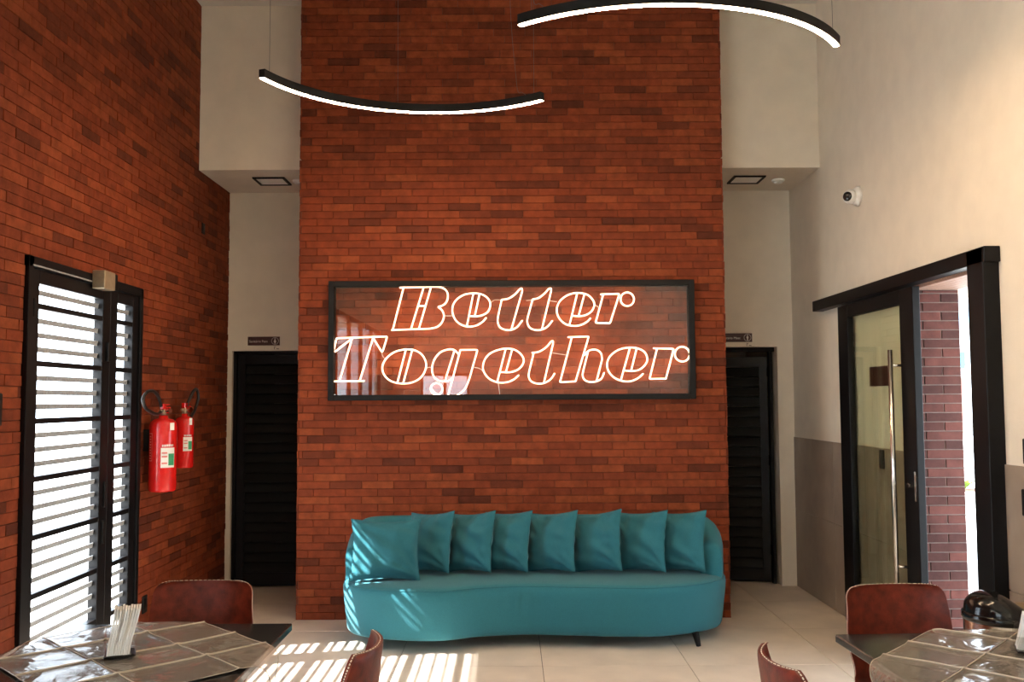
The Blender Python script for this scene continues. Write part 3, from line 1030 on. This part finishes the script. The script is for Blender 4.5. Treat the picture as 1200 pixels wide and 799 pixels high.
# ------------------------------------------------------------------ tables
def make_table(cx, cy, rz, label):
    t = tag(empty('dining_table', (cx, cy, 0), rz), label, 'table', 'square dining tables')
    MB().box(-.455, .455, -.455, .455, .72, .75, .004).build('tabletop', M['granite'], t)
    MB().tube([(0, 0, .03), (0, 0, .70)], .04, 20).build('column', M['blackm'], t, smooth=True)
    MB().lathe([(.26, 0), (.26, .012), (.24, .022), (.05, .034)], 32).build('base', M['blackm'], t)
    MB().box(-.2, .2, -.2, .2, .70, .72, .003).build('mounting_plate', M['blackm'], t)
    return t
def make_cover(cx, cy, rz, rect, label, seed, ridge_u, ridge_v, thin_u=(), thin_v=()):
    """square plastic film laid diagonally; its corners hang over the table edges"""
    t = tag(empty('plastic_table_cover', (cx, cy, .7505), rz), label, 'table cover', 'plastic covers laid on the tables')
    rnd = random.Random(seed)
    ph = [rnd.uniform(0, 6) for _ in range(8)]
    n = 72
    p0, p1, q0, q1 = rect
    E2, rad = .457, .045
    c45 = math.sqrt(.5)
    def surf(p, q, lift=0):
        x, y = (p + q) * c45, (q - p) * c45
        z = .003 + .0018 * (math.sin(9 * p + ph[0]) * math.sin(8 * q + ph[1]) + 1) + .0010 * (1 + math.sin(31 * p + 12 * q + ph[2]))
        for rp in tuple(ridge_u) + tuple(thin_u):
            z += .004 * math.exp(-((q - rp) / .012) ** 2)
        for rp in tuple(ridge_v) + tuple(thin_v):
            z += .004 * math.exp(-((p - rp) / .012) ** 2)
        z += lift
        def bend(v):
            s_ = 1 if v > 0 else -1
            d = abs(v) - E2
            if d <= 0:
                return v, 0
            if d < rad * math.pi / 2:
                return s_ * (E2 + rad * math.sin(d / rad)), rad * (1 - math.cos(d / rad))
            return s_ * (E2 + rad), rad + d - rad * math.pi / 2
        x2, dx = bend(x)
        y2, dy = bend(y)
        return Vector((x2 + (.004 if dx else 0) * (1 if x > 0 else -1), y2, z - dx - dy))
    Pg = [[surf(p0 + (p1 - p0) * i / n, q0 + (q1 - q0) * j / n) for j in range(n + 1)] for i in range(n + 1)]
    MB().grid(Pg).build('film', M['film'], t, smooth=True)
    # folds where the film was creased stand up as doubled ridges
    def fold(line, r_):
        b = MB()
        b.tube([l + Vector((0, 0, .001)) for l in line], r_, 6)
        return b.build('fold_ridge', M['fold'], t, smooth=True)
    for rp in ridge_u:
        fold([surf(p0 + (p1 - p0) * k / 50, rp) for k in range(51)], .0036)
    for rp in ridge_v:
        fold([surf(rp, q0 + (q1 - q0) * k / 50) for k in range(51)], .0036)
    for rp in thin_u:
        fold([surf(p0 + (p1 - p0) * k / 50, rp) for k in range(51)], .0022)
    for rp in thin_v:
        fold([surf(rp, q0 + (q1 - q0) * k / 50) for k in range(51)], .0022)
    # hemmed outer edge
    rim = [(p0 + (p1 - p0) * k / 50, q1) for k in range(50)] + [(p1, q1 - (q1 - q0) * k / 50) for k in range(50)] + [(p1 - (p1 - p0) * k / 50, q0) for k in range(50)] + [(p0, q0 + (q1 - q0) * k / 50) for k in range(50)]
    MB().tube([surf(*r_) for r_ in rim], .0014, 5, closed=True).build('hem', M['fold'], t, smooth=True)
    return t
make_table(-1.345, 3.42, 0, 'square black granite table near the louvred door')
make_cover(-1.345, 3.42, 0, (-.46, .463, -.40, .385), 'wrinkled translucent plastic cover on the table near the louvred door', 3, (), (-.24, .01, .235), (.15, -.16), ())
make_table(1.71, 3.215, R(2.5), 'square black granite table near the sliding door')
make_cover(1.71, 3.215, R(2.5), (-.385, .40, -.46, .46), 'wrinkled translucent plastic cover on the table near the sliding door', 5, (.30, .04, -.20), (), (), (-.12, .16))

# napkins in clear holders
def napkin_holder(cx, cy, rz, label, grp, n, zt, lab_n):
    z0 = .7665
    t = tag(empty('napkin_holder', (cx, cy, z0), rz), label, 'napkin holder')
    MB().box(-.05, .05, -.052, .052, 0, .006, .002).build('base', M['blackg'], t)
    MB().box(-.05, .05, .048, .052, .006, .085, .001).build('side_plate', M['acryl'], t)
    MB().box(-.05, .05, -.052, -.048, .006, .055, .001).build('side_plate', M['acryl'], t)
    rnd = random.Random(n)
    for k in range(n):
        y = -.032 + .068 * k / (n - 1)
        b = MB()
        wv = rnd.uniform(-.004, .004)
        tx = rnd.uniform(.02, .05)
        rowsN = []
        for i in range(7):
            z = .007 + zt * i / 6
            sw = .002 * math.sin(i * 1.1)
            rowsN.append([Vector((-.043 + wv + tx * (i / 6) + (.0 if j == 0 else .078 * j / 4), y + sw + (y * .18) * (i / 6) ** 2 - .028 * (i / 6), z - .006 * abs(j - 2) * rnd.uniform(.3, 1) * (i == 6))) for j in range(5)])
        back = [[p + Vector((0, .0068, 0)) for p in r] for r in rowsN]
        b.grid(rowsN).grid([r[::-1] for r in back])
        rim = lambda G: [r[0] for r in G] + G[-1][1:] + [r[-1] for r in G[::-1]][1:] + G[0][::-1][1:-1]
        b.grid([[p, q] for p, q in zip(rim(rowsN), rim(back))], closed_u=True)
        o = b.build('napkin', M['napkin'])
        o.matrix_world = Matrix.Translation((cx, cy, z0)) @ Matrix.Rotation(rz, 4, 'Z')
        tag(o, lab_n, 'napkin', grp)
napkin_holder(-1.375, 3.36, R(110), 'small clear napkin holder on the table near the louvred door', 'napkins near the louvred door', 10, .155, 'white paper napkin standing in the holder near the louvred door')
napkin_holder(1.815, 3.34, R(-20), 'small clear napkin holder on the table near the sliding door', 'napkins near the sliding door', 10, .13, 'white paper napkin standing in the holder near the sliding door')

# ------------------------------------------------------------------ curved LED pendants
def pendant(cx, cy, r, a0, a1, z, label, grp, wires, cord=None):
    t = tag(empty('arc_pendant_light', (cx, cy, z)), label, 'pendant light', grp)
    n = 48
    ang = [R(a0 + (a1 - a0) * k / n) for k in range(n + 1)]
    def sweep(sec):
        Pg = [[Vector(((r + d) * math.cos(a), (r + d) * math.sin(a), h_)) for (d, h_) in sec + sec[:1]] for a in ang]
        b = MB().grid(Pg)
        m_ = len(sec) + 1
        b.f.append(tuple(range(m_ - 1)))
        b.f.append(tuple(n * m_ + k for k in range(m_ - 1))[::-1])
        return b
    sweep([(-.020, .002), (-.020, .052), (.020, .052), (.020, .002)]).build('housing', M['blackm'], t)
    sweep([(-.012, -.002), (-.012, .002), (.012, .002), (.012, -.002)]).build('diffuser', M['led'], t)
    for wa in wires:
        x, y = r * math.cos(R(wa)), r * math.sin(R(wa))
        MB().tube([(x, y, .05), (x, y, ZC - z)], .0012, 5).build('cable', M['cable'], t)
    if cord is not None:
        x, y = r * math.cos(R(cord)), r * math.sin(R(cord))
        q = crom([(x, y, .052), (x - .03, y, .075), (x - .055, y, .05 + .03), (x - .07, y, .2), (x - .10, y, .6), (x - .12, y, ZC - z)], 8)
        MB().tube(q, .0014, 5).build('power_cord', M['cable'], t)
    return t
GRP = 'curved led pendants'
pendant(-.46, 4.933, 1.021, 49.5, 160, 3.5, 'curved LED bar pendant bending towards the brick wall', GRP, (156, 104.5, 53), 56)
pendant(.756, 5.46, 1.153, -127.5, -32.8, 3.5, 'curved LED bar pendant bending away from the brick wall', GRP, (-124, -80, -36), -120)

# ------------------------------------------------------------------ soffit fittings
def downlight(x, y, label):
    t = tag(empty('downlight', (x, y, ZS)), label, 'downlight', 'square downlights in the recess soffits')
    b = MB()
    s, o_ = .115, .135
    b.box(-o_, o_, -o_, -s, -.012, 0).box(-o_, o_, s, o_, -.012, 0).box(-o_, -s, -s, s, -.012, 0).box(s, o_, -s, s, -.012, 0)
    b.build('frame', M['blackm'], t)
    MB().box(-s, s, -s, s, -.006, 0).build('diffuser', M['panel'], t)
downlight(-2.03, 7.93, 'square black framed downlight in the soffit beside the brick side wall')
downlight(2.03, 7.95, 'square black framed downlight in the soffit beside the plaster wall')
for (x, y, lab) in ((-1.80, 7.92, 'small round white detector on the soffit beside the brick side wall'), (2.31, 7.97, 'small round white detector on the soffit beside the plaster wall')):
    t = tag(empty('smoke_detector', (x, y, ZS)), lab, 'smoke detector', 'soffit detectors')
    MB().lathe([(.055, 0), (.055, -.012), (.045, -.022)][::-1], 24).build('base', M['white'], t, smooth=False)
    MB().lathe([(.028, -.034), (.034, -.028), (.034, -.020)], 20).build('sensor', M['white'], t)

# ------------------------------------------------------------------ restroom signs
def wc_sign(x0, x1, z0, z1, body, female, label):
    t = tag(empty('restroom_sign', (x0, YB, 0)), label, 'sign', 'restroom signs')
    wd = x1 - x0
    MB().box(0, wd, -.006, 0, z0, z1, .001).build('plate', M['maroon'], t)
    text_part('lettering', body, .030, M['ink'], t, (.012, -.0066, (z0 + z1) / 2 - .013), (R(90), 0, 0))
    cx, cz = wd - .042, (z0 + z1) / 2
    b = MB()
    b.tube([(cx + .031 * math.cos(2 * math.pi * k / 24), -.0068, cz + .031 * math.sin(2 * math.pi * k / 24)) for k in range(24)], .0016, 5, closed=True)
    b.lathe([(.001, -.0005), (.006, 0), (.001, .0005)], 8, (0, 0, 0)) if False else None
    hd = [(cx + .0055 * math.cos(2 * math.pi * k / 12), -.0072, cz + .018 + .0055 * math.sin(2 * math.pi * k / 12)) for k in range(12)]
    b.add(hd, [tuple(range(12))])
    if female:
        pts = [(-.006, .010), (.006, .010), (.013, -.012), (.005, -.012), (.005, -.024), (-.005, -.024), (-.005, -.012), (-.013, -.012)]
    else:
        pts = [(-.009, .010), (.009, .010), (.009, -.006), (.005, -.006), (.005, -.024), (-.005, -.024), (-.005, -.006), (-.009, -.006)]
    b.add([(cx + p, -.0072, cz + q) for p, q in pts], [tuple(range(len(pts)))[::-1]])
    b.build('pictogram', M['ink'], t)
    b = MB()
    for (dx, dz) in ((0, 0), (0, -.009), (.009, 0), (0, -.018), (.022, -.016), (.030, -.016), (.038, -.018)):
        b.box(cx - .006 + dx - .003, cx - .006 + dx + .003, -.003, 0, z0 - .014 + dz - .003, z0 - .014 + dz + .003)
    b.build('braille', M['maroon'], t)
wc_sign(-2.352, -2.066, 2.148, 2.226, 'Sanitário Fem', True, 'dark restroom sign above the closed louvred door')
wc_sign(1.875, 2.168, 2.158, 2.236, 'Sanitário Masc', False, 'dark restroom sign above the ajar louvred door')

# ------------------------------------------------------------------ security camera
t = tag(empty('security_camera', (XR, 6.72, 3.11)), 'small white turret security camera on the plaster wall', 'camera')
Mx = Matrix.Rotation(R(-90), 4, 'Y')
b = MB().lathe([(.072, 0), (.070, .018), (.058, .034), (.05, .044)], 28)
o = b.build('base', M['white'], t, smooth=True)
o.matrix_local = Mx
d_ = Vector((-.75, -.66, -.10)).normalized()
b = MB().lathe([(.012, -.055), (.040, -.046), (.052, -.015), (.052, .012), (.046, .034), (.036, .046)], 26)
o = b.build('housing', M['white'], t, smooth=True)
Mcam = Matrix.Translation((-.062, -.008, -.004)) @ d_.to_track_quat('Z', 'Y').to_matrix().to_4x4()
o.matrix_local = Mcam
b = MB().lathe([(.034, .040), (.034, .048), (.026, .053), (.010, .055)], 24)
o2 = b.build('lens', M['blackg'], t, smooth=True)
o2.matrix_local = Mcam

# ------------------------------------------------------------------ switches and plates
def plate(name, wall, y, z, wd, hg, label, cat, slots=0):
    s = -1 if wall == 'R' else 1
    x = XR if wall == 'R' else XL
    if wall == 'R' and z < DADO:
        x -= .009
    t = tag(empty(name, (x, y, z)), label, cat)
    x0, x1 = sorted((0, s * .011))
    MB().box(x0, x1, -wd / 2, wd / 2, -hg / 2, hg / 2, .004).build('plate', M['blackm'], t)
    x0, x1 = sorted((s * .011, s * .014))
    for k in range(max(1, slots)):
        hh = hg * .62 / max(1, slots)
        zc = -hg * .31 + hh * (k + .5)
        MB().box(x0, x1, -wd * .3, wd * .3, zc - hh * .42, zc + hh * .42, .001).build('rocker', M['black'], t)
plate('light_switch', 'R', 4.60, 1.385, .09, .125, 'black switch plate on the plaster above the dado tiles', 'switch')
plate('wall_socket', 'R', 4.61, 1.135, .09, .13, 'black three module socket plate on the dado tiles', 'socket', 3)
plate('light_switch', 'R', 6.40, 1.235, .075, .125, 'black switch plate seen through the sliding door glass', 'switch')
plate('light_switch', 'L', 4.62, 1.615, .10, .16, 'black switch plate on the bricks beside the louvred door', 'switch')
plate('wall_socket', 'L', 6.56, .26, .08, .12, 'black socket plate low on the bricks behind the leather chair', 'socket', 2)
plate('wall_sensor', 'L', 7.66, 3.07, .07, .09, 'small dark sensor box high on the brick side wall', 'sensor')
t = tag(empty('wall_plaque', (XR, 6.42, 1.80)), 'dark maroon plaque on the plaster behind the sliding door glass', 'plaque')
MB().box(-.008, 0, -.175, .175, -.068, .068, .002).build('plate', M['maroon'], t)

# ------------------------------------------------------------------ fire extinguishers
def extinguisher(y, z0, r, h_, label, big):
    t = tag(empty('fire_extinguisher', (XL + r + .035, y, z0)), label, 'fire extinguisher', 'fire extinguishers on the brick wall')
    pr = [(r * .93, 0), (r, .012), (r, h_ - r * .55), (r * .93, h_ - r * .28), (r * .7, h_ - r * .08), (r * .36, h_), (r * .30, h_ + .02)]
    MB().lathe(pr, 36).build('cylinder', M['red'], t, smooth=True)
    v = MB()
    v.tube([(0, 0, h_ + .015), (0, 0, h_ + .065)], .02, 14)
    v.tube([(0, 0, h_ + .045), (.0, -.06, h_ + .05)], .011, 10)
    v.build('valve', M['brass'], t, smooth=True)
    hd = MB()
    hd.box(-.012, .012, -.03, .10, h_ + .066, h_ + .078, .003)
    hd.box(-.012, .012, -.01, .085, h_ + .086, h_ + .098, .003)
    hd.box(-.014, .014, -.035, .012, h_ + .06, h_ + .10, .004)
    hd.build('grip', M['red'], t)
    MB().tube([(.02, .0, h_ + .05), (.05, -.01, h_ + .05)], .018, 16).build('gauge', M['chrome'], t)
    q = crom([(0, -.05, h_ + .085), (.01, -.13, h_ + .15), (.015, -.24, h_ + .185), (.02, -.36, h_ + .175), (.02, -.42, h_ + .13), (.015, -.36, h_ + .075), (.01, -.23, h_ + .04), (.005, -.12, h_ + .03), (0, -.03, h_ + .05)] if big else
             [(0, .02, h_ + .06), (.01, .07, h_ + .13), (.02, .13, h_ + .19), (.02, .20, h_ + .20), (.02, .235, h_ + .14), (.01, .20, h_ + .05), (.01, .12, h_ + .0), (.005, r + .015, h_ - .05)], 7)
    MB().tube(q, .0115, 10).build('hose', M['rubber'], t, smooth=True)
    # labels wrap around the cylinder; ang is measured from +X towards +Y
    def patch(name, a0, a1, za, zb, m, dr=.0012, par=None):
        nn = 10
        Pg = [[Vector(((r + dr) * math.cos(R(a0 + (a1 - a0) * k / nn)), (r + dr) * math.sin(R(a0 + (a1 - a0) * k / nn)), zz)) for zz in (za, zb)] for k in range(nn + 1)]
        return MB().grid(Pg).build(name, m, par or t)
    # camera looks at the cylinder from about -72 degrees
    lb = patch('label', -78, -18, h_ * .33, h_ * .60, M['label'])
    patch('print', -47, -20, h_ * .36, h_ * .52, M['green'], .002, lb)
    for zz in (.38, .47, .52):
        patch('print', -74, -52, h_ * zz, h_ * (zz + .022), M['redp'], .002, lb)
    for k in range(6):
        patch('print', -73 + k * 8.5, -67.5 + k * 8.5, h_ * .615, h_ * .645, M['label'], .0012, lb)
    if big:
        s_ = patch('side_panel', -140, -118, h_ * .42, h_ * .80, M['redp'], .0008)
        patch('print', -138.5, -119.5, h_ * .43, h_ * .79, M['red'], .0014, s_)
        for k in range(9):
            patch('print', -134, -124, h_ * (.45 + k * .037), h_ * (.465 + k * .037), M['redp'], .002, s_)
    patch('inspection_tag', -42, -20, h_ * .86 - .01, h_ * .86 + .04, M['label'])
    br = MB().box(-r - .035, -r + .005, -.03, .03, h_ * .55, h_ * .85, .003)
    br.build('bracket', M['blackm'], t)
    return t
extinguisher(6.52, 1.035, .092, .50, 'larger red fire extinguisher with looped hose beside the louvred door', True)
extinguisher(7.02, 1.16, .066, .38, 'smaller red fire extinguisher half hidden behind the larger one', False)

# ------------------------------------------------------------------ waste bin by the sliding door
t = tag(empty('waste_bin', (2.325, 4.52, 0)), 'round steel waste bin with sloping gloss black lid by the sliding door', 'bin')
MB().lathe([(.165, 0), (.168, .015), (.168, .60), (.162, .605)], 40).build('body', M['steel'], t, smooth=True)
MB().lathe([(.172, .600), (.176, .606), (.176, .632), (.170, .638)], 40).build('rim', M['blackg'], t, smooth=True)
Pg = []
n = 40
for i in range(9):
    a = (math.pi / 2) * i / 8
    rr = .165 * math.cos(a) + .002
    row = []
    for k in range(n + 1):
        th = 2 * math.pi * k / n
        x = rr * math.cos(th)
        row.append(Vector((x, rr * math.sin(th), .638 + (.062 - .045 * math.tanh((x - .02) / .06)) * math.sin(a) ** .8)))
    Pg.append(row)
MB().grid([r for r in Pg]).build('lid', M['blackg'], t, smooth=True)
MB().box(.02, .14, -.06, .06, .655, .668, .004).build('flap', M['brass'], t)

struct(MB().box(XR + WT, 4.7, 1.5, 9.2, 2.62, 2.80).build('added_shade_2', M['plaster']), 'flat pale canopy added outside the sliding door to shade its brick jamb', 'canopy')  # canopy added to hold skylight off the brick jamb
# ------------------------------------------------------------------ outdoors beyond the sliding door
t = tag(empty('building', (19.5, 42, -.06)), 'pale building with blue roof and teal windows across the street', 'building')
MB().box(-9, 9, 0, 8, 0, 2.6).build('lower_wall', M['bbrick'], t)
MB().box(-9, 9, -.1, 8, 2.6, 4.75).build('upper_wall', M['bwhite'], t)
for k in range(9):
    w_ = MB().box(-8.6 + k * 1.95, -7.0 + k * 1.95, -.16, -.1, 3.0, 3.75).build('window', M['bglass'], t)
MB().box(-9.4, 9.4, -.6, 8.4, 4.75, 6.6).build('roof', M['broof'], t)
b = MB()
t = tag(empty('railing', (7.9, 17, -.06)), 'grey metal railing along the street', 'railing')
for k in range(9):
    MB().tube([(-1.6 + k * .4, 0, 0), (-1.6 + k * .4, 0, 1.05)], .02, 8).build('post', M['alu'], t)
for z in (.45, .75, 1.05):
    MB().tube([(-1.6, 0, z), (1.6, 0, z)], .02, 8).build('bar', M['alu'], t)
t = tag(empty('lamp_post', (10.0, 20.5, -.06)), 'white pole standing beyond the railing', 'pole')
MB().tube([(0, 0, 0), (0, 0, 2.4)], [.08, .06], 14).build('pole', M['bwhite'], t)
MB().lathe([(.12, 0), (.12, .04), (.08, .06)], 14).build('base', M['bwhite'], t)
t = tag(empty('planter', (6.9, 14.0, -.06)), 'low pale planter wall outside the sliding door', 'planter')
MB().box(-1.2, 1.2, -.25, .25, 0, .34, .02).build('trough', M['pave'], t)
MB().box(-1.15, 1.15, -.2, .2, .34, .36).build('soil', M['joint'], t)
for k in range(6):
    p_ = tag(empty('leafy_plant', (5.95 + k * .38, 14.0, .30)), 'small leafy green plant growing in the planter', 'plant', 'plants in the planter')
    rnd = random.Random(k)
    for j in range(9):
        a = rnd.uniform(0, 6.28)
        l_ = rnd.uniform(.16, .28)
        b = MB()
        dx, dy = math.cos(a), math.sin(a)
        pts = []
        for i in range(5):
            s = i / 4
            wv = .045 * math.sin(math.pi * min(.98, s + .05))
            c_ = Vector((dx * l_ * s * .8, dy * l_ * s * .8, l_ * (s - .45 * s * s)))
            pts.append([c_ + Vector((-dy, dx, 0)) * wv, c_ - Vector((-dy, dx, 0)) * wv])
        b.grid(pts).build('leaf', M['leaf'], p_)
